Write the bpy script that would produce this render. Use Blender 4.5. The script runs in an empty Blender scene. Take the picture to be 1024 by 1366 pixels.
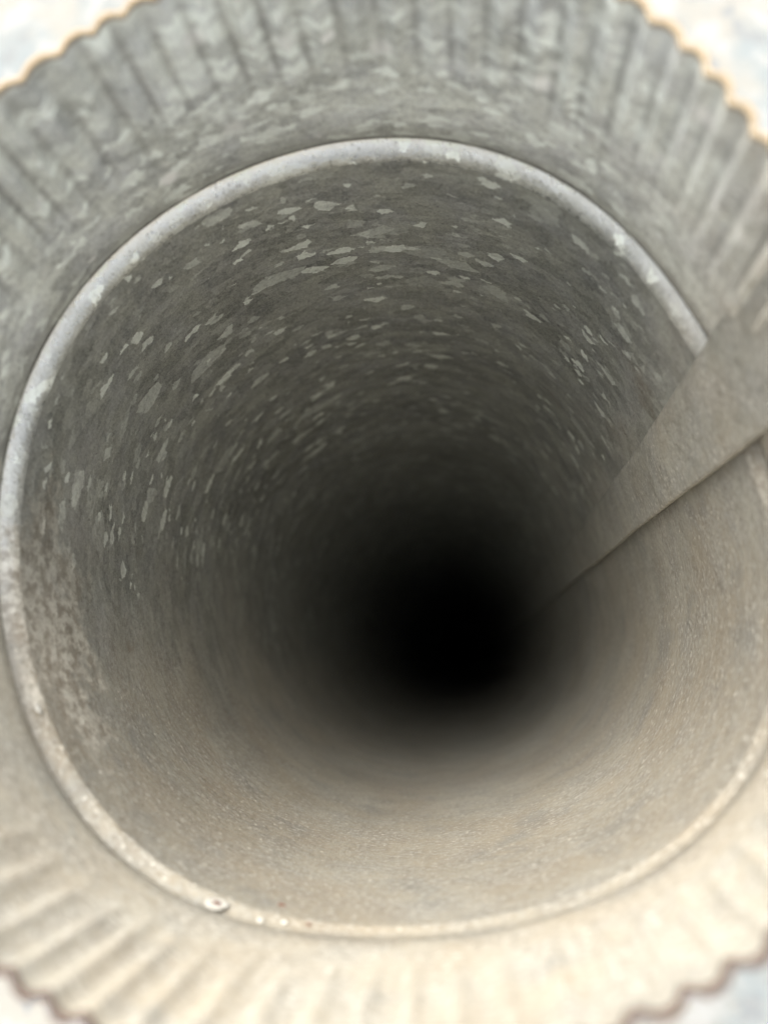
import bpy, math, random
import numpy as np
from mathutils import Matrix, Vector, noise

random.seed(7)
scene = bpy.context.scene
col = scene.collection
PI = math.pi

# ------------------------------------------------------------------ sizes
R = 0.055            # inner radius of the duct (m)
H = 0.90             # height of the upright duct
LIP = 1.1691         # depths below the lens, in radii
BEAD = 1.824
# out-of-round shape of the tube and of its mouth (cos/sin terms 2..4)
OV_TUBE = (-0.0170, -0.0267, 0.0010, -0.0237, -0.0082, -0.0157)
OV_LIP = (-0.0216, -0.0192, -0.0114, -0.0214, -0.0026, -0.0215)
R_LIP = 0.9443
AX_U, AX_W = -0.2391, 0.3538      # tube axis seen from the lens
VPX, VPY, FPX = 620.06, 875.19, 1000.0

# ------------------------------------------------------------------ camera
cam_d = bpy.data.cameras.new('camera')
cam = bpy.data.objects.new('camera', cam_d)
col.objects.link(cam)
scene.camera = cam
a = Vector(((VPX - 512) / FPX, -(VPY - 683) / FPX, -1.0)).normalized()
u = a.cross(Vector((0, 1, 0))).normalized()
w = u.cross(a)
M = Matrix((u, w, -a))            # camera axes -> world axes (duct stands upright)
cam.matrix_world = Matrix.Translation((-AX_U * R, -AX_W * R, H + LIP * R)) @ M.to_4x4()
cam_d.sensor_fit = 'AUTO'
cam_d.sensor_width = 36.0
cam_d.lens = 36.0 * FPX / 1366.0
cam_d.clip_start = 0.005
cam_d.clip_end = 500
cam_d.dof.use_dof = True
cam_d.dof.focus_distance = 2.6 * R
cam_d.dof.aperture_fstop = 10.5

# ------------------------------------------------------------------ light
SUN_EL, SUN_AZ = math.radians(61), math.radians(114)   # azimuth: angle from +X towards +Y
world = bpy.data.worlds.new('World')
scene.world = world
world.use_nodes = True
nt = world.node_tree
nt.nodes.clear()
sky = nt.nodes.new('ShaderNodeTexSky')
sky.sky_type = 'NISHITA'
sky.sun_disc = False
sky.sun_elevation = SUN_EL
sky.sun_rotation = PI / 2 - SUN_AZ
sky.air_density = 1.0
sky.dust_density = 6.0
sky.ozone_density = 1.0
hs = nt.nodes.new('ShaderNodeHueSaturation')           # overcast: nearly grey sky
hs.inputs['Saturation'].default_value = 0.2
bg = nt.nodes.new('ShaderNodeBackground')
bg.inputs['Strength'].default_value = 0.15
wo = nt.nodes.new('ShaderNodeOutputWorld')
nt.links.new(sky.outputs[0], hs.inputs['Color'])
nt.links.new(hs.outputs[0], bg.inputs['Color'])
nt.links.new(bg.outputs[0], wo.inputs['Surface'])

sun_d = bpy.data.lights.new('sun', 'SUN')
sun_d.energy = 1.6
sun_d.angle = math.radians(44)
sun_d.color = (1.0, 0.92, 0.79)
sun = bpy.data.objects.new('sun', sun_d)
col.objects.link(sun)
sv = Vector((math.cos(SUN_EL) * math.cos(SUN_AZ), math.cos(SUN_EL) * math.sin(SUN_AZ), math.sin(SUN_EL)))
sun.rotation_euler = sv.to_track_quat('Z', 'Y').to_euler()
sun.location = (0, 0, 3)

scene.view_settings.view_transform = 'Standard'
scene.view_settings.look = 'None'
scene.view_settings.gamma = 1
scene.view_settings.exposure = 1.58
scene.cycles.max_bounces = 14
scene.cycles.diffuse_bounces = 8
scene.cycles.glossy_bounces = 8
scene.cycles.use_denoising = True
scene.cycles.sample_clamp_indirect = 6


# ------------------------------------------------------------------ node helper
class NG:
    def __init__(s, name):
        s.m = bpy.data.materials.new(name)
        s.m.use_nodes = True
        s.t = s.m.node_tree
        s.t.nodes.clear()
        s.out = s.n('ShaderNodeOutputMaterial')

    def n(s, typ, **k):
        x = s.t.nodes.new(typ)
        for a_, v in k.items():
            setattr(x, a_, v)
        return x

    def put(s, sock, v):
        if isinstance(v, bpy.types.NodeSocket):
            s.t.links.new(v, sock)
        elif v is not None:
            sock.default_value = v

    def math(s, op, a_, b=None, c=None, clamp=False):
        x = s.n('ShaderNodeMath', operation=op, use_clamp=clamp)
        for i, v in enumerate((a_, b, c)):
            s.put(x.inputs[i], v)
        return x.outputs[0]

    def mul(s, a_, b): return s.math('MULTIPLY', a_, b)
    def add(s, a_, b): return s.math('ADD', a_, b)

    def ss(s, v, lo, hi, o0=0.0, o1=1.0):
        x = s.n('ShaderNodeMapRange', interpolation_type='SMOOTHSTEP')
        s.put(x.inputs[0], v)
        for i, q in enumerate((lo, hi, o0, o1)):
            s.put(x.inputs[i + 1], q)
        return x.outputs[0]

    def noise(s, vec, scale, detail=3.0, rough=0.55, dist=0.0, color=False):
        x = s.n('ShaderNodeTexNoise')
        s.put(x.inputs['Vector'], vec)
        x.inputs['Scale'].default_value = scale
        x.inputs['Detail'].default_value = detail
        x.inputs['Roughness'].default_value = rough
        x.inputs['Distortion'].default_value = dist
        return x.outputs['Color' if color else 'Fac']

    def voro(s, vec, scale, feature='F1', rnd=1.0):
        x = s.n('ShaderNodeTexVoronoi', feature=feature)
        s.put(x.inputs['Vector'], vec)
        x.inputs['Scale'].default_value = scale
        x.inputs['Randomness'].default_value = rnd
        return x

    def mix(s, f, a_, b, blend='MIX'):
        x = s.n('ShaderNodeMix', data_type='RGBA', blend_type=blend)
        s.put(x.inputs[0], f)
        s.put(x.inputs[6], a_)
        s.put(x.inputs[7], b)
        return x.outputs[2]

    def vmul(s, v, k):
        x = s.n('ShaderNodeVectorMath', operation='MULTIPLY')
        s.put(x.inputs[0], v)
        x.inputs[1].default_value = k
        return x.outputs[0]

    def vadd(s, v, k):
        x = s.n('ShaderNodeVectorMath', operation='ADD')
        s.put(x.inputs[0], v)
        s.put(x.inputs[1], k)
        return x.outputs[0]

    def sep(s, v):
        x = s.n('ShaderNodeSeparateXYZ')
        s.put(x.inputs[0], v)
        return x.outputs

    def sepc(s, v):
        x = s.n('ShaderNodeSeparateColor')
        s.put(x.inputs[0], v)
        return x.outputs

    def bump(s, h, strength, dist, normal=None):
        x = s.n('ShaderNodeBump')
        x.inputs['Strength'].default_value = strength
        x.inputs['Distance'].default_value = dist
        s.put(x.inputs['Height'], h)
        if normal is not None:
            s.put(x.inputs['Normal'], normal)
        return x.outputs[0]


def rgb(r, g, b): return (r, g, b, 1.0)


def zinc(name, flake=0.932, dust=1.0, base=0.50, fscale=1.0, met0=0.60, rough0=0.33, fbig=1.0, dk=1.0, bright=0.0, dbias=0.14, fwhite=1.0, dx=0.30, glints=False, dz=(2.3, 6.5, 0.5)):
    """Weathered galvanised sheet.  UV: u = arc length (m), v = depth below the lens plane (m)."""
    g = NG(name)
    uv = g.n('ShaderNodeUVMap').outputs[0]
    pos = g.n('ShaderNodeNewGeometry').outputs['Position']
    # wobble of the crystal outlines
    wob = g.noise(uv, 620, 4, 0.68, color=True)
    wob = g.vmul(g.vadd(wob, (-0.5, -0.5, -0.5)), (0.0034, 0.0020, 0))
    uvw = g.vadd(uv, wob)
    c1 = g.vmul(uvw, (0.55, 1.0, 1.0))
    v1 = g.voro(c1, 540 * fscale)
    v2 = g.voro(g.vadd(c1, (0.37, 0.11, 0)), 940 * fscale)
    v3 = g.voro(g.vadd(g.vmul(uvw, (0.45, 1.0, 1.0)), (0.7, 0.31, 0)), 320 * fscale)
    r1 = g.sepc(v1.outputs['Color'])
    r2 = g.sepc(v2.outputs['Color'])
    r3 = g.sepc(v3.outputs['Color'])
    # flakes gather in some zones and are rare in others
    zone = g.noise(uv, 38, 2, 0.5)
    th = g.math('SUBTRACT', flake + 0.10, g.mul(zone, 0.22))
    f1 = g.mul(g.math('GREATER_THAN', r1[0], th), g.ss(r1[1], 0.1, 1.0, 0.15, 1.0))
    f2 = g.mul(g.math('GREATER_THAN', r2[0], g.add(th, 0.02)), g.ss(r2[1], 0.1, 1.0, 0.15, 1.0))
    f3 = g.mul(g.math('GREATER_THAN', r3[0], g.add(th, 0.035)), g.ss(r3[1], 0.0, 1.0, 0.06 * fbig, 0.55 * fbig))
    fl = g.math('MAXIMUM', g.math('MAXIMUM', f1, f2), f3)
    # wear inside each flake
    fl = g.mul(fl, g.ss(g.noise(uv, 900, 2, 0.5), 0.2, 0.55, 0.55, 1.0))
    # azimuth: dust lies on the side that faces up when it was stored (lower right)
    xyz = g.sep(pos)
    side = g.add(dbias, g.add(g.mul(xyz[0], dx / R), g.mul(xyz[1], -0.95 / R)))
    big = g.noise(uv, 26, 4, 0.6)
    mid = g.noise(g.vadd(uv, (0.4, 0.2, 0)), 120, 4, 0.62)
    dm = g.add(side, g.add(g.mul(g.math('SUBTRACT', big, 0.5), 1.3), g.mul(g.math('SUBTRACT', mid, 0.5), 0.7)))
    dmask = g.mul(g.mul(g.ss(dm, -0.45, 0.75), dust), g.ss(g.sep(uv)[1], dz[0] * R, dz[1] * R, 1.0, dz[2]))
    fl = g.mul(fl, g.ss(dm, 0.12, -0.28))
    # grain
    fine = g.noise(uv, 2600, 2, 0.7)
    grain = g.noise(uv, 900, 3, 0.65)
    # base grey with per-crystal tone
    tone = g.add(g.mul(r1[2], 0.5), g.mul(r3[2], 0.5))
    lum = g.add(g.ss(tone, 0.1, 0.9, 0.80, 1.16), g.add(g.ss(big, 0.3, 0.7, -0.10, 0.10), g.ss(grain, 0.25, 0.75, -0.16, 0.16)))
    lum = g.add(lum, g.ss(fine, 0.3, 0.7, -0.17, 0.17))
    cb = g.mix(g.ss(mid, 0.35, 0.7), rgb(base * 0.99, base * 1.02, base * 0.93), rgb(base * 0.90, base * 0.93, base * 0.91))
    cl = g.n('ShaderNodeCombineColor')
    for i in range(3):
        g.put(cl.inputs[i], lum)
    cb = g.mix(1.0, cb, cl.outputs[0], 'MULTIPLY')
    if bright:  # bead highlight, painted into the base colour
        bt = g.n('ShaderNodeAttribute', attribute_name='painted_highlight').outputs['Fac']
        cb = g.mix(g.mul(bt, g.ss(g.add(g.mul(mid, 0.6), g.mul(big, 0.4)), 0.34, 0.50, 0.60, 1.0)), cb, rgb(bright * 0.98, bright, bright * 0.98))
    # white oxide and rust bloom
    ox = g.ss(g.add(g.noise(g.vmul(uv, (1.0, 0.7, 1)), 75, 5, 0.65), g.mul(grain, 0.25)), 0.66, 0.86)
    cb = g.mix(g.mul(ox, 0.35), cb, rgb(0.50, 0.50, 0.47))
    # pinholes
    pin = g.mul(g.math('LESS_THAN', g.voro(uv, 900).outputs['Distance'], 0.22),
                g.math('GREATER_THAN', g.noise(uv, 150, 2, 0.5), 0.53))
    cb = g.mix(g.mul(pin, 0.30), cb, rgb(0.08, 0.08, 0.075))
    cf = g.mix(fl, cb, rgb(fwhite * 0.95, fwhite, fwhite * 0.93))
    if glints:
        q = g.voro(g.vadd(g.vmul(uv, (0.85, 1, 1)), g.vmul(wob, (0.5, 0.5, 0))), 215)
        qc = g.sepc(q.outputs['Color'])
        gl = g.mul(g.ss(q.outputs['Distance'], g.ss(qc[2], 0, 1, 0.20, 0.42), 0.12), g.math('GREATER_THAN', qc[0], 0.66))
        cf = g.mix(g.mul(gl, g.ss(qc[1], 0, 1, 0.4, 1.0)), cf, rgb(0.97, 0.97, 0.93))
    # dust
    dcol = g.mix(g.ss(mid, 0.3, 0.7), rgb(0.485 * dk, 0.415 * dk, 0.31 * dk), rgb(0.40 * dk, 0.36 * dk, 0.29 * dk))
    dcol = g.mix(g.ss(grain, 0.35, 0.75), dcol, rgb(0.54 * dk, 0.51 * dk, 0.44 * dk))
    cf = g.mix(g.mul(dmask, 0.80), cf, dcol)
    tanf = g.mul(g.ss(g.noise(g.vadd(uv, (0.2, 0.8, 0)), 45, 4, 0.6), 0.40, 0.62), dmask)
    cf = g.mix(g.mul(tanf, 0.32), cf, rgb(0.46 * dk, 0.375 * dk, 0.265 * dk))
    greyf = g.mul(g.ss(g.noise(g.vadd(uv, (0.6, 0.1, 0)), 70, 4, 0.65), 0.52, 0.68), dmask)
    cf = g.mix(g.mul(greyf, 0.45), cf, rgb(0.33 * dk, 0.335 * dk, 0.32 * dk))
    # brown stains along the transition
    st = g.mul(g.ss(g.noise(g.vadd(uv, (0.9, 0.5, 0)), 60, 5, 0.68), 0.56, 0.74),
               g.mul(g.ss(dm, -0.7, 0.0), g.ss(dm, 0.9, 0.1)))
    cf = g.mix(g.mul(st, 0.45), cf, rgb(0.22, 0.155, 0.10))
    # a rough brown patch beside the bead on the left
    su = g.sep(uv)
    du = g.math('DIVIDE', g.math('SUBTRACT', su[0], 3.10 * R), 0.40 * R)
    dv = g.math('DIVIDE', g.math('SUBTRACT', su[1], 2.02 * R), 0.24 * R)
    dd = g.math('SQRT', g.add(g.mul(du, du), g.mul(dv, dv)))
    pm = g.ss(g.add(dd, g.add(g.mul(g.math('SUBTRACT', mid, 0.5), 3.0), g.mul(g.math('SUBTRACT', big, 0.5), 1.5))), 1.1, 0.5)
    rough_c = g.mix(g.ss(g.noise(uv, 380, 4, 0.7), 0.40, 0.60), rgb(0.36, 0.31, 0.25), rgb(0.88, 0.85, 0.76))
    cf = g.mix(g.mul(pm, 0.62), cf, rough_c)
    # shade painted into the colour of the crimps and the corner of the bead
    gr = g.n('ShaderNodeAttribute', attribute_name='painted_shade').outputs['Fac']
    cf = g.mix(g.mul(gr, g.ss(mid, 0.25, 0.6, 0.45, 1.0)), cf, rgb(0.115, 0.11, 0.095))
    # gritty dust: light and dark grains, in drifts
    gn = g.noise(g.vmul(uv, (0.6, 1.0, 1.0)), 1500, 2, 0.6)
    gm = g.mul(g.add(0.25, g.mul(dmask, 0.75)), g.ss(mid, 0.35, 0.62, 0.35, 1.0))
    cf = g.mix(g.mul(g.ss(gn, 0.56, 0.66), g.mul(gm, 0.75)), cf, rgb(0.86 * dk, 0.83 * dk, 0.74 * dk))
    cf = g.mix(g.mul(g.ss(gn, 0.44, 0.34), g.mul(gm, 0.55)), cf, rgb(0.19, 0.175, 0.145))
    # bright grit specks
    sp = g.voro(g.vmul(g.vadd(uv, g.vmul(wob, (0.4, 0.6, 0))), (0.6, 1, 1)), 1300)
    spk = g.mul(g.math('LESS_THAN', sp.outputs['Distance'], 0.20),
                g.math('GREATER_THAN', g.sepc(sp.outputs['Color'])[0], 0.86))
    cf = g.mix(g.mul(spk, g.add(0.12, g.mul(dmask, 0.5))), cf, rgb(0.80, 0.76, 0.66))

    p = g.n('ShaderNodeBsdfPrincipled')
    g.put(p.inputs['Base Color'], cf)
    met = g.math('SUBTRACT', met0, g.add(g.mul(dmask, 0.45), g.mul(fl, 0.18)))
    if bright:
        met = g.add(met, g.mul(bt, 0.08))
    g.put(p.inputs['Metallic'], g.math('MAXIMUM', met, 0.05))
    ro = g.add(rough0, g.add(g.mul(dmask, 0.20), g.mul(g.math('SUBTRACT', grain, 0.5), 0.25)))
    g.put(p.inputs['Roughness'], ro)
    p.inputs['Specular IOR Level'].default_value = 0.4
    h = g.add(g.mul(grain, 0.6), g.add(g.mul(fine, 0.35), g.mul(g.noise(uv, 300, 3, 0.6), 0.8)))
    n1 = g.bump(h, 0.75, 0.0003)
    n2 = g.bump(g.add(big, g.mul(mid, 0.3)), 0.5, 0.0009, n1)
    g.put(p.inputs['Normal'], n2)
    g.t.links.new(p.outputs[0], g.out.inputs[0])
    return g.m


M_WALL = zinc('galvanised_wall', dk=0.66)
M_COLLAR = zinc('galvanised_collar', flake=0.83, base=0.66, fscale=1.15, met0=0.14, fbig=0.25, dk=1.0, fwhite=1.0, dx=0.5, dbias=0.24, glints=True)
M_BEAD = zinc('galvanised_bead', flake=0.90, base=0.42, fscale=1.3, met0=0.50, rough0=0.30, bright=0.96, dk=0.74)
M_SEAM = zinc('galvanised_seam', flake=0.91, base=0.47, dust=0.70, dk=1.05, dx=0.5, dbias=0.28, dz=(1.5, 5.5, 0.35))


def edge_material():
    g = NG('cut_edge')
    pos = g.n('ShaderNodeNewGeometry').outputs['Position']
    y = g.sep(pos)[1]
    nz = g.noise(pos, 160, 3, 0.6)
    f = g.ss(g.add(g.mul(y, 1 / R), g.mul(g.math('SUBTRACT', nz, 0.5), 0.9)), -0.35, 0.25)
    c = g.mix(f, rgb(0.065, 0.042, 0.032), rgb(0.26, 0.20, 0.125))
    p = g.n('ShaderNodeBsdfPrincipled')
    g.put(p.inputs['Base Color'], c)
    p.inputs['Roughness'].default_value = 0.7
    g.put(p.inputs['Normal'], g.bump(nz, 0.4, 0.0003))
    g.t.links.new(p.outputs[0], g.out.inputs[0])
    return g.m


def plain(name, c, rough=0.6, metal=0.0, c2=None, scale=900):
    g = NG(name)
    pos = g.n('ShaderNodeNewGeometry').outputs['Position']
    p = g.n('ShaderNodeBsdfPrincipled')
    f = g.ss(g.noise(pos, scale, 3, 0.6), 0.35, 0.65)
    g.put(p.inputs['Base Color'], g.mix(f, rgb(*c), rgb(*(c2 or c))))
    p.inputs['Roughness'].default_value = rough
    p.inputs['Metallic'].default_value = metal
    g.t.links.new(p.outputs[0], g.out.inputs[0])
    return g.m


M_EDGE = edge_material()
M_DARK = plain('rust', (0.10, 0.030, 0.018), 0.8, c2=(0.17, 0.06, 0.035))
M_CRUST = plain('zinc_oxide', (0.72, 0.71, 0.66), 0.45, c2=(0.55, 0.53, 0.48))


# ------------------------------------------------------------------ duct geometry
def harm(h, th):
    r = 0.0
    for i in range(3):
        r = r + h[2 * i] * np.cos((i + 2) * th) + h[2 * i + 1] * np.sin((i + 2) * th)
    return r


def smooth(x, lo, hi):
    t = np.clip((x - lo) / (hi - lo), 0, 1)
    return t * t * (3 - 2 * t)


NCR = 78
rng = np.random.RandomState(5)
cr_phase = np.cumsum(1 + rng.uniform(-0.16, 0.16, NCR))
cr_phase = np.concatenate([[0], cr_phase]) / cr_phase[-1] * 2 * PI
cr_amp = rng.uniform(0.85, 1.15, NCR + 1)
cr_amp[-1] = cr_amp[0]
cr_start = rng.uniform(1.61, 1.71, NCR + 1)
cr_start[-1] = cr_start[0]


def lownoise(th, z, seed, k):
    """Smooth periodic dents."""
    r = np.random.RandomState(seed)
    o = 0 * th
    for i in range(10):
        m = r.randint(1, 9)
        q = r.uniform(0.3, 2.6)
        o = o + np.cos(m * th + q * z * 1.6 + r.uniform(0, 6.28)) / (1 + 0.35 * m)
    return o * k


def radius(th, z):
    """Inner radius (in R) at azimuth th, depth z (in R)."""
    t2 = np.mod(th, 2 * PI)
    k = np.clip((BEAD - z) / (BEAD - LIP), 0, 1)
    k = k ** 0.85
    r = (1 + (R_LIP - 1) * k) * (1 + harm(OV_TUBE, th) * (1 - k) + harm(OV_LIP, th) * k)
    # crimps: interpolate phase so that spacing varies
    ph = np.interp(t2, cr_phase, np.arange(NCR + 1))
    amp = np.interp(ph, np.arange(NCR + 1), cr_amp)
    st = np.interp(ph, np.arange(NCR + 1), cr_start)
    c = np.cos(2 * PI * ph)
    c = c - 0.22 * np.cos(4 * PI * ph)
    g = 1 - smooth(z, st - 0.30, st)
    r = r + 0.0098 * amp * g * ((0.92 + 0.12 * np.sin(t2)) * (1 - 0.45 * np.exp(-((t2 - 0.75) / 0.4) ** 2) - 0.40 * np.exp(-((t2 - 3.75) / 0.45) ** 2)) * smooth(z, LIP, 1.30) + 0.80 * (1 - smooth(z, LIP, 1.30))) * (c - 0.2)
    r = r + lownoise(th, z, 3, 0.0009)
    # shallow rings left by the rolling machine, deeper in
    r = r + smooth(z, 2.2, 3.0) * (0.0040 * np.sin(z * 3.6 + 0.4 * np.sin(th)) + 0.0022 * np.sin(z * 7.9 + 1.0))
    return r


def bead_depth(th):
    return 0.30 + 0.70 * smooth(np.cos(th - math.radians(128)), -0.80, -0.15)


def bead_off(th, z):
    """The rolled bead: a groove pressed outwards."""
    t = np.clip((z - BEAD) / BW, 0, 1)
    # pressed deep on the far side, shallow where the roller slipped (lower right)
    k = 0.06 + 0.94 * smooth(np.cos(th - math.radians(128)), -0.80, -0.15)
    return 0.010 * bead_depth(th) * (1 - t) ** 2 + 0.034 * np.sin(PI * t ** 0.60) ** 1.6 * k + lownoise(th, z * 0 + 1.0, 21, 0.0016) * np.sin(PI * t) ** 2


BW = 0.088


def flare(th, z):
    """The collar opens slightly just before the bead."""
    return 0.010 * bead_depth(th) * smooth(z, BEAD - 0.075, BEAD) ** 1.5


def crimp_wave(th, z):
    t2 = np.mod(th, 2 * PI)
    ph = np.interp(t2, cr_phase, np.arange(NCR + 1))
    st = np.interp(ph, np.arange(NCR + 1), cr_start)
    amp = np.interp(ph, np.arange(NCR + 1), cr_amp)
    return np.cos(2 * PI * ph), (1 - smooth(z, st - 0.22, st + 0.02)) * amp


def shade_collar(th, z):  # painted shade: dark crimp valleys and a dark band before the bead
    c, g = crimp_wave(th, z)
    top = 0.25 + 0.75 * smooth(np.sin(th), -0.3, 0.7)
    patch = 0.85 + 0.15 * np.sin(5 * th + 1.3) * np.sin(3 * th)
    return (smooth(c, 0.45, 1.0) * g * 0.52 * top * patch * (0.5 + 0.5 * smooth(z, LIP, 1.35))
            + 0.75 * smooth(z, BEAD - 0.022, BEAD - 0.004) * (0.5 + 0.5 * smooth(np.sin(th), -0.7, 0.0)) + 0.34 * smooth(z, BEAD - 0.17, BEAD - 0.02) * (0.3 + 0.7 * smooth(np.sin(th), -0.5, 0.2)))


def shade_bead(th, z):  # painted shadow line along the near edge of the bead
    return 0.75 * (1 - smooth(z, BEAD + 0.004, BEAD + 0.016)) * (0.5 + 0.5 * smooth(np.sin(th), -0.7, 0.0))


def world_pt(th, z, r):
    return np.stack([r * np.cos(th) * R, r * np.sin(th) * R, H + (LIP - z) * R], -1)


TH0 = math.radians(20.0)     # unrolling starts under the lock seam


def sheet(name, zs, nth, mat, parent, thick=0.010, offs=None, caps=(False, False), painted_shade=None):
    """A closed tube wall with inner and outer face."""
    th = TH0 + np.linspace(0, 2 * PI, nth + 1)
    T, Z = np.meshgrid(th, zs)
    rr = radius(T, Z)
    if offs is not None:
        rr = rr + offs(T, Z)
    Pi = world_pt(T, Z, rr)
    Po = world_pt(T, Z, rr + thick)
    nz = len(zs)
    n = nth + 1
    verts = np.concatenate([Pi.reshape(-1, 3), Po.reshape(-1, 3)])
    U = (T - TH0) * R
    # arc length also along the surface slope
    V = Z * R
    uvv = np.concatenate([np.stack([U, V], -1).reshape(-1, 2), np.stack([U, V + 1.0], -1).reshape(-1, 2)])
    j, i = np.meshgrid(np.arange(nz - 1), np.arange(nth), indexing='ij')
    q = lambda o, flip: np.stack([o + j * n + i, o + j * n + i + 1, o + (j + 1) * n + i + 1, o + (j + 1) * n + i], -1).reshape(-1, 4)[:, ::(-1 if flip else 1)]
    off = nz * n
    faces = [q(0, False), q(off, True)]
    ii = np.arange(nth)
    if caps[0]:
        faces.append(np.stack([ii, off + ii, off + ii + 1, ii + 1], -1))
    if caps[1]:
        b = (nz - 1) * n
        faces.append(np.stack([b + ii, b + ii + 1, off + b + ii + 1, off + b + ii], -1))
    F = np.concatenate(faces)
    o = make(name, verts, F, uvv, mat, parent)
    if name == 'rolled_bead':      # highlight painted along the bead as a pale stripe
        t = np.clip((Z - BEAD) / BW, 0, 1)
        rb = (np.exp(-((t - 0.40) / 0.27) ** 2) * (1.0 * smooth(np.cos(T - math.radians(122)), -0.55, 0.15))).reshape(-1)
        at = o.data.attributes.new('painted_highlight', 'FLOAT', 'POINT')
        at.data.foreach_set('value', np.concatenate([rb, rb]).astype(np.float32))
    if painted_shade is not None:
        gv = np.clip(painted_shade(T, Z), 0, 1).reshape(-1)
        at = o.data.attributes.new('painted_shade', 'FLOAT', 'POINT')
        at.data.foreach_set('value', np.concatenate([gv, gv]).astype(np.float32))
    return o


def make(name, verts, F, uvv, mat, parent, shade=True):
    me = bpy.data.meshes.new(name)
    me.vertices.add(len(verts))
    me.vertices.foreach_set('co', np.asarray(verts, np.float32).ravel())
    F = np.asarray(F, np.int32)
    me.loops.add(F.size)
    me.loops.foreach_set('vertex_index', F.ravel())
    me.polygons.add(len(F))
    me.polygons.foreach_set('loop_start', np.arange(len(F), dtype=np.int32) * 4)
    me.polygons.foreach_set('loop_total', np.full(len(F), 4, np.int32))
    me.update(calc_edges=True)
    if uvv is not None:
        ul = me.uv_layers.new(name='UVMap')
        ul.data.foreach_set('uv', np.asarray(uvv, np.float32)[F.ravel()].ravel())
    if shade:
        me.polygons.foreach_set('use_smooth', np.ones(len(F), bool))
    me.materials.append(mat)
    me.validate()
    me.update()
    o = bpy.data.objects.new(name, me)
    col.objects.link(o)
    if parent is not None:
        o.parent = parent
    return o


duct = bpy.data.objects.new('metal_duct', None)
col.objects.link(duct)
duct['label'] = 'galvanised round metal duct pipe with crimped mouth, rolled bead and lock seam'
duct['category'] = 'pipe'

EDGE_Z = 0.010
ZEND = LIP + 2.2 / R
sheet('crimped_collar', np.linspace(LIP + EDGE_Z, BEAD, 90), 1560, M_COLLAR, duct, offs=flare, painted_shade=shade_collar)
sheet('rolled_bead', np.linspace(BEAD, BEAD + BW, 26), 900, M_BEAD, duct, offs=bead_off, painted_shade=shade_bead)
zz = BEAD + BW + (ZEND - BEAD - BW) * np.linspace(0, 1, 170) ** 2.0
sheet('pipe_wall', zz, 720, M_WALL, duct, caps=(False, True))


def rim():
    """The cut edge of the sheet: a rounded burr, following every crimp."""
    nth = 1560
    th = TH0 + np.linspace(0, 2 * PI, nth + 1)
    prof = [(-0.0015, EDGE_Z), (-0.0015, 0.003), (0.001, 0.0), (0.010, 0.0), (0.0125, 0.003), (0.0125, EDGE_Z)]
    n = nth + 1
    vs = []
    for dr, dz in prof:
        z = np.full_like(th, LIP + dz)
        vs.append(world_pt(th, z, radius(th, z * 0 + LIP) + dr))
    i = np.arange(nth)
    F = [np.stack([(k) * n + i, (k) * n + i + 1, (k + 1) * n + i + 1, (k + 1) * n + i], -1)[:, ::-1] for k in range(len(prof) - 1)]
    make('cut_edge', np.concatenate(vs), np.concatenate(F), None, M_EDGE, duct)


rim()


# lock seam: a folded strip lying on the inside of the wall
def seam_az(z):
    tb = np.interp(z, [LIP, 1.87, 2.28, 3.03, 4.26, 6.48, 12, 20], [10.2, 9.9, 9.9, 9.6, 8.6, 6.0, 3.0, 1.0])
    ta = np.interp(z, [LIP, 2.01, 2.62, 3.77, 5.71, 12, 20], [28.2, 26.4, 24.6, 22.6, 21.0, 18.0, 16.0])
    return np.radians(tb), np.radians(ta)


def seam():
    zs = np.concatenate([np.linspace(LIP + 0.004, 2.1, 120), 2.1 + (ZEND - 2.1) * np.linspace(0, 1, 160)[1:] ** 1.8])
    # cross section: s across the strip (0 = free edge B, 1 = fold A), height above the wall
    top = [(-0.006, 0.020), (-0.010, 0.026), (0.0, 0.030), (0.03, 0.0305), (0.10, 0.0285), (0.25, 0.026), (0.45, 0.0245), (0.65, 0.024),
           (0.80, 0.020), (0.88, 0.016), (0.94, 0.011), (0.98, 0.006), (1.0, -0.004)]
    bot = [(0.97, -0.004), (0.5, 0.006), (0.1, 0.010), (-0.005, 0.012)]
    prof = top + bot
    tb, ta = seam_az(zs)
    vs, uvs = [], []
    jit = lownoise(zs * 0.9, zs * 2.2, 11, 0.0011)
    for k, (s, h) in enumerate(prof):
        t = tb + (ta - tb) * s + (jit if s < 0.5 else jit * 0.4)
        # the wall under the strip without crimps: use a local average
        base = sum(radius(t + e, zs + e2) for e in (-0.04, 0.0, 0.04) for e2 in (-0.13, -0.06, 0.0, 0.06, 0.13)) / 15
        h = h * (1 - (0.55 + 0.4 * (s > 0.5)) * (1 - smooth(zs, 1.55, 1.95)))
        vs.append(world_pt(t, zs, base - h))
        uvs.append(np.stack([t * R + 3.0, zs * R], -1))
    n = len(zs)
    m = len(prof)
    i = np.arange(n - 1)
    F = []
    for k in range(m):
        k2 = (k + 1) % m
        F.append(np.stack([k * n + i, k * n + i + 1, k2 * n + i + 1, k2 * n + i], -1))
    # end caps left open except the mouth: fan of quads
    F = np.concatenate(F)
    make('lock_seam', np.concatenate(vs), F, np.concatenate(uvs), M_SEAM, duct)


seam()


# ------------------------------------------------------------------ small marks beside the bead
def locate(px, py):
    """Azimuth and depth on the tube wall for a mark seen in the photograph (used once, gives a real place)."""
    d = Vector(((px - 512) / FPX, -(py - 683) / FPX, -1.0))
    X, Y, A_ = d.dot(u), d.dot(w), d.dot(a)
    t = 1.0
    for _ in range(60):
        x, y = X * t - AX_U, Y * t - AX_W
        th = math.atan2(y, x)
        rr = float(radius(np.array([th]), np.array([A_ * t]))[0])
        t *= 1 + 0.6 * (rr - math.hypot(x, y)) / rr
    return th, A_ * t


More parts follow.
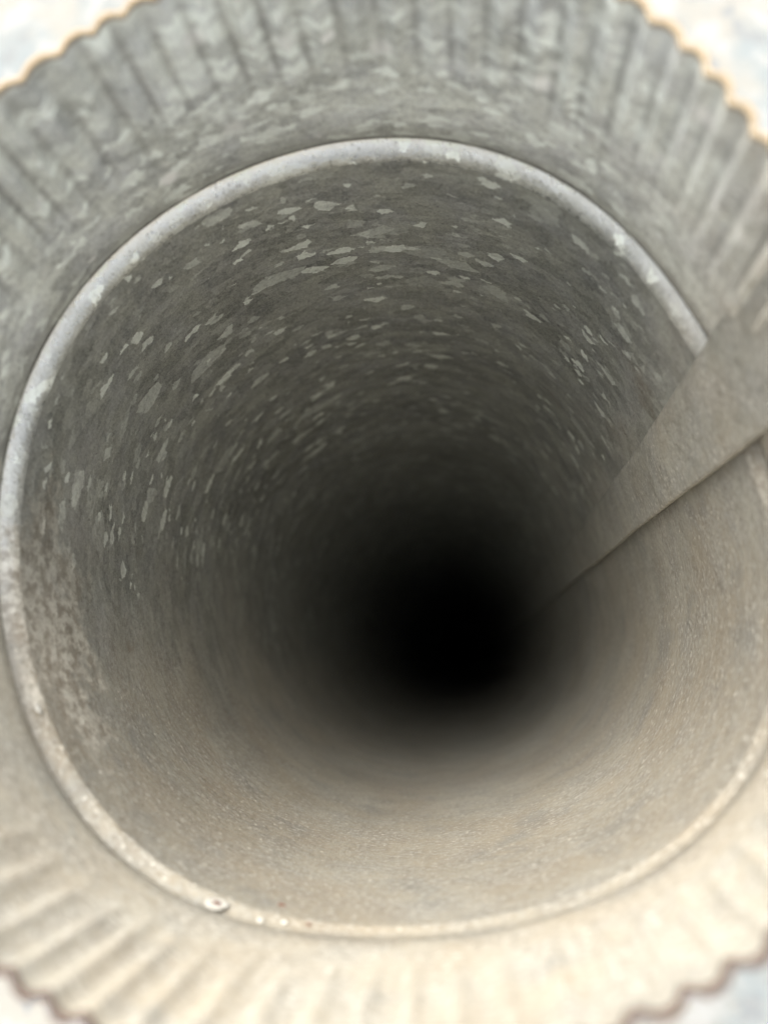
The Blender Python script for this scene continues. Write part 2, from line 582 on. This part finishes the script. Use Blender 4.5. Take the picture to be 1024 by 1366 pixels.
def blob(name, px, py, sx, sy, h, mat, hole=0.0, sink=0.0, seed=1):
    """A low irregular crust on the wall (sx around, sy along, h high), optionally with a pit in it."""
    th0, z0 = locate(px, py)
    rs = random.Random(seed)
    nr, ns = 7, 20
    vs, uvs = [], []
    ph = [rs.uniform(0, 6.28) for _ in range(3)]
    for j in range(nr + 1):
        q = j / nr
        for i in range(ns):
            an = 2 * PI * i / ns
            k = 1 + 0.10 * math.sin(2 * an + ph[0]) + 0.07 * math.sin(3 * an + ph[1])
            t = th0 + sx * q * k * math.cos(an)
            z = z0 + sy * q * k * math.sin(an)
            hh = h * (1 - q ** 2.2) - sink * (1 if q > 0.99 else 0)
            if hole and q < hole:
                hh = h * (1 - q ** 2.2) * 0.25
            r = float(radius(np.array([t]), np.array([z]))[0])
            vs.append(world_pt(np.float64(t), np.float64(z), r - hh + 0.0006 * (q > 0.99)))
            uvs.append((t * R, z * R))
    F = [(j * ns + i, j * ns + (i + 1) % ns, (j + 1) * ns + (i + 1) % ns, (j + 1) * ns + i) for j in range(nr) for i in range(ns)]
    return make(name, np.array(vs), np.array(F), np.array(uvs), mat, duct)


b = blob('oxide_ring', 289, 1205, 0.027, 0.034, 0.003, M_CRUST, hole=0.5, seed=2)
b['label'] = 'pale crust ring around a dark red rust pit'
b = blob('rust_pit', 290, 1205, 0.012, 0.013, 0.0034, M_DARK, seed=3)
b = blob('rust_pit', 376, 1207, 0.010, 0.008, 0.002, M_DARK, seed=4)
b = blob('rust_pit', 412, 1233, 0.006, 0.005, 0.002, M_DARK, seed=5)
b = blob('solder_drop', 347, 1228, 0.007, 0.009, 0.004, M_CRUST, seed=6)
b = blob('solder_drop', 379, 1230, 0.007, 0.009, 0.003, M_CRUST, seed=7)
b = blob('solder_drop', 52, 945, 0.013, 0.015, 0.003, M_CRUST, seed=8)
b = blob('solder_drop', 134, 1030, 0.004, 0.005, 0.002, M_CRUST, seed=9)


# ------------------------------------------------------------------ the ground
def ground():
    g = NG('pale_concrete')
    pos = g.n('ShaderNodeNewGeometry').outputs['Position']
    big = g.noise(pos, 5, 4, 0.6)
    mid = g.noise(g.vadd(pos, (3, 1, 0)), 17, 4, 0.62)
    fin = g.noise(pos, 160, 3, 0.6)
    c = g.mix(g.ss(big, 0.42, 0.58), rgb(0.15, 0.17, 0.175), rgb(0.20, 0.195, 0.175))
    c = g.mix(g.ss(mid, 0.50, 0.62), c, rgb(0.22, 0.225, 0.22))
    c = g.mix(g.ss(mid, 0.44, 0.36), c, rgb(0.135, 0.145, 0.15))
    c = g.mix(g.mul(g.ss(fin, 0.45, 0.7), 0.3), c, rgb(0.22, 0.215, 0.195))
    p = g.n('ShaderNodeBsdfPrincipled')
    g.put(p.inputs['Base Color'], c)
    p.inputs['Roughness'].default_value = 0.85
    g.put(p.inputs['Normal'], g.bump(g.add(mid, g.mul(fin, 0.2)), 0.5, 0.01))
    g.t.links.new(p.outputs[0], g.out.inputs[0])
    # one sheet to the horizon; the duct goes down through it
    rad = np.concatenate([[1.012 * R], np.linspace(1.25 * R, 2.0, 90), np.geomspace(2.1, 250, 24)])
    ang = np.linspace(0, 2 * PI, 181)[:-1]
    V = []
    for q in rad:
        for t in ang:
            x, y = q * math.cos(t), q * math.sin(t)
            if q == rad[0]:
                k = float(radius(np.array([t]), np.array([LIP + H / R]))[0]) + 0.014
                V.append((R * k * math.cos(t), R * k * math.sin(t), 0.0))
                continue
            V.append((x, y, 0.014 * noise.noise(Vector((x * 4, y * 4, 0.2))) * min(1, q / 0.5) * (1 if q < 3 else 0.3)))
    n = len(ang)
    j, i = np.meshgrid(np.arange(len(rad) - 1), np.arange(n), indexing='ij')
    F = np.stack([j * n + i, (j + 1) * n + i, (j + 1) * n + (i + 1) % n, j * n + (i + 1) % n], -1).reshape(-1, 4)
    o = make('ground', np.array(V), F, None, g.m, None)
    o['kind'] = 'structure'


ground()
